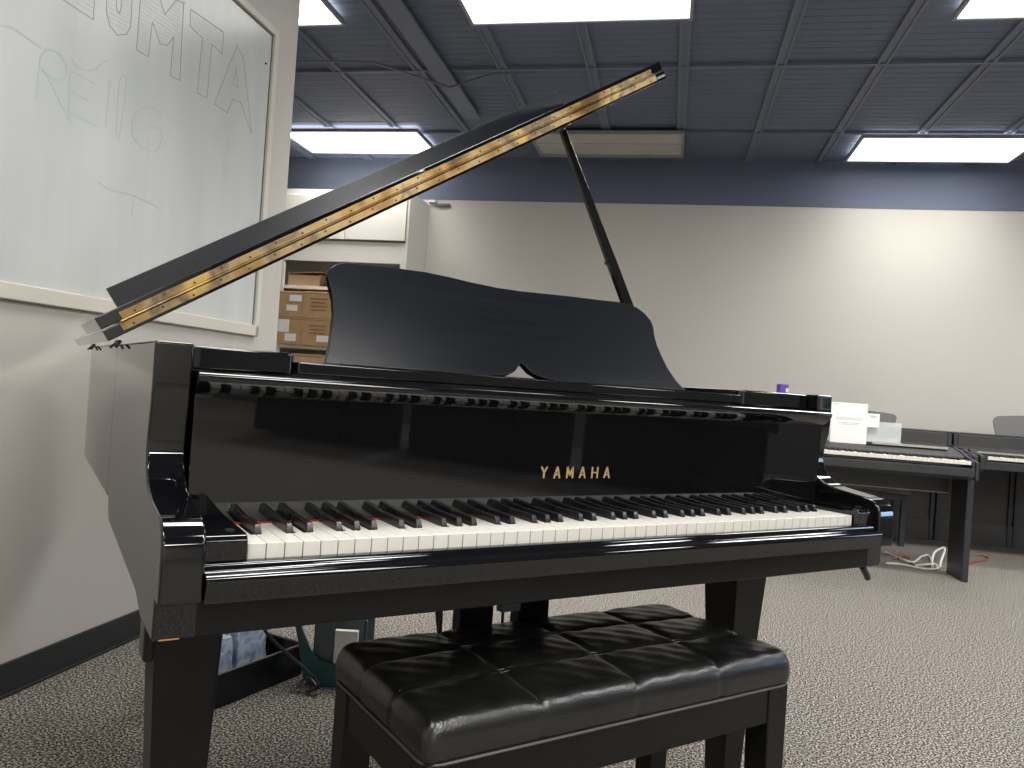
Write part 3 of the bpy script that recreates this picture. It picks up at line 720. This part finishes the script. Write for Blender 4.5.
for k, (nn, w_) in enumerate(((-.25,'nearest to the far wall'),(-1.75,'in the middle'),(-3.25,'nearest to the front wall'))):
    c = console(0, 'unseen charcoal console piano added behind the viewer for reflections, %s of the three there' % w_, False)
    c.location = P(4.4, nn+1.4, 0); c.rotation_euler = (0,0,-TH-math.pi/2)  # unseen keyless consoles, added as dark shapes for the lacquer to mirror
# benches
def small_bench(label, m0, n0, z, w=.60, d=.32):
    t = thing('keyboard_bench', label, 'bench', P(m0,n0,0), -TH, 'benches at the digital pianos')
    bm = new_bm(); pr = [(0,z-.05),(w,z-.05),(w+.005,z-.03),(w-.015,z-.012),(w-.06,z),(w*.5,z+.01),(.06,z),(.015,z-.012),(-.005,z-.03)]
    prism(bm, pr, 'y', 0, d); obj('seat', bm, LEATHER, t, bevel=.006, seg=3, ang=50)
    obj('apron', B((.03,w-.03,.02,d-.02,z-.09,z-.05)), DIGI, t, bevel=.003)
    for x in (.02,w-.055):
        for y in (.02,d-.055): obj('leg', B((x,x+.035,y,y+.035,0,z-.05)), DIGI, t, bevel=.003)
    return t
small_bench('black bench under the slim digital piano, partly behind the grand piano arm', 1.28, 4.45, .50, .62, .26)
small_bench('low black bench before the left console piano, rounded seat edge showing', 1.64, 5.18, .42, .60, .30)

# cables on floor
def cable(pts, r, m, label, grp=None, name='power_cable'):
    bm = new_bm(); tube(bm, smooth_path([(a,b,c) for a,b,c in pts], 6), r, 7)
    return tag(obj(name, bm, m), label, 'cable', grp)
cable([(4.782,2.136,.008),(4.697,2.003,.008),(4.593,1.885,.02),(4.662,1.866,.01),(4.934,1.973,.008),(5.0,1.96,.008),(4.65,1.74,.008),(4.75,1.80,.03),(4.9,1.87,.06),(5.05,1.9,.075),(5.0,1.86,.07),(4.78,1.76,.03),(4.70,1.72,.008)], .007, CABLEW, 'white cable with a raised loop on the carpet beside the piano side panel')
cable([(4.418,1.904,.008),(4.491,1.856,.008),(4.51,1.769,.008),(4.544,1.706,.008),(4.649,1.704,.008),(4.70,1.755,.02),(4.62,1.76,.02),(4.56,1.80,.008)], .007, CABLEW, 'white cable lying flat, nearest to the grand piano')
cable([(5.463,1.901,.006),(5.476,1.834,.006),(5.362,1.77,.006),(5.0,1.74,.006)], .006, CABLER, 'reddish cable loop on carpet right of the slim piano side panel')
cable([(4.598,1.97,.006),(4.71,1.97,.02),(4.66,1.90,.022),(4.60,1.84,.008),(4.66,1.79,.008),(4.75,1.78,.008)], .007, CABLER, 'red cable tangled among the white cables')
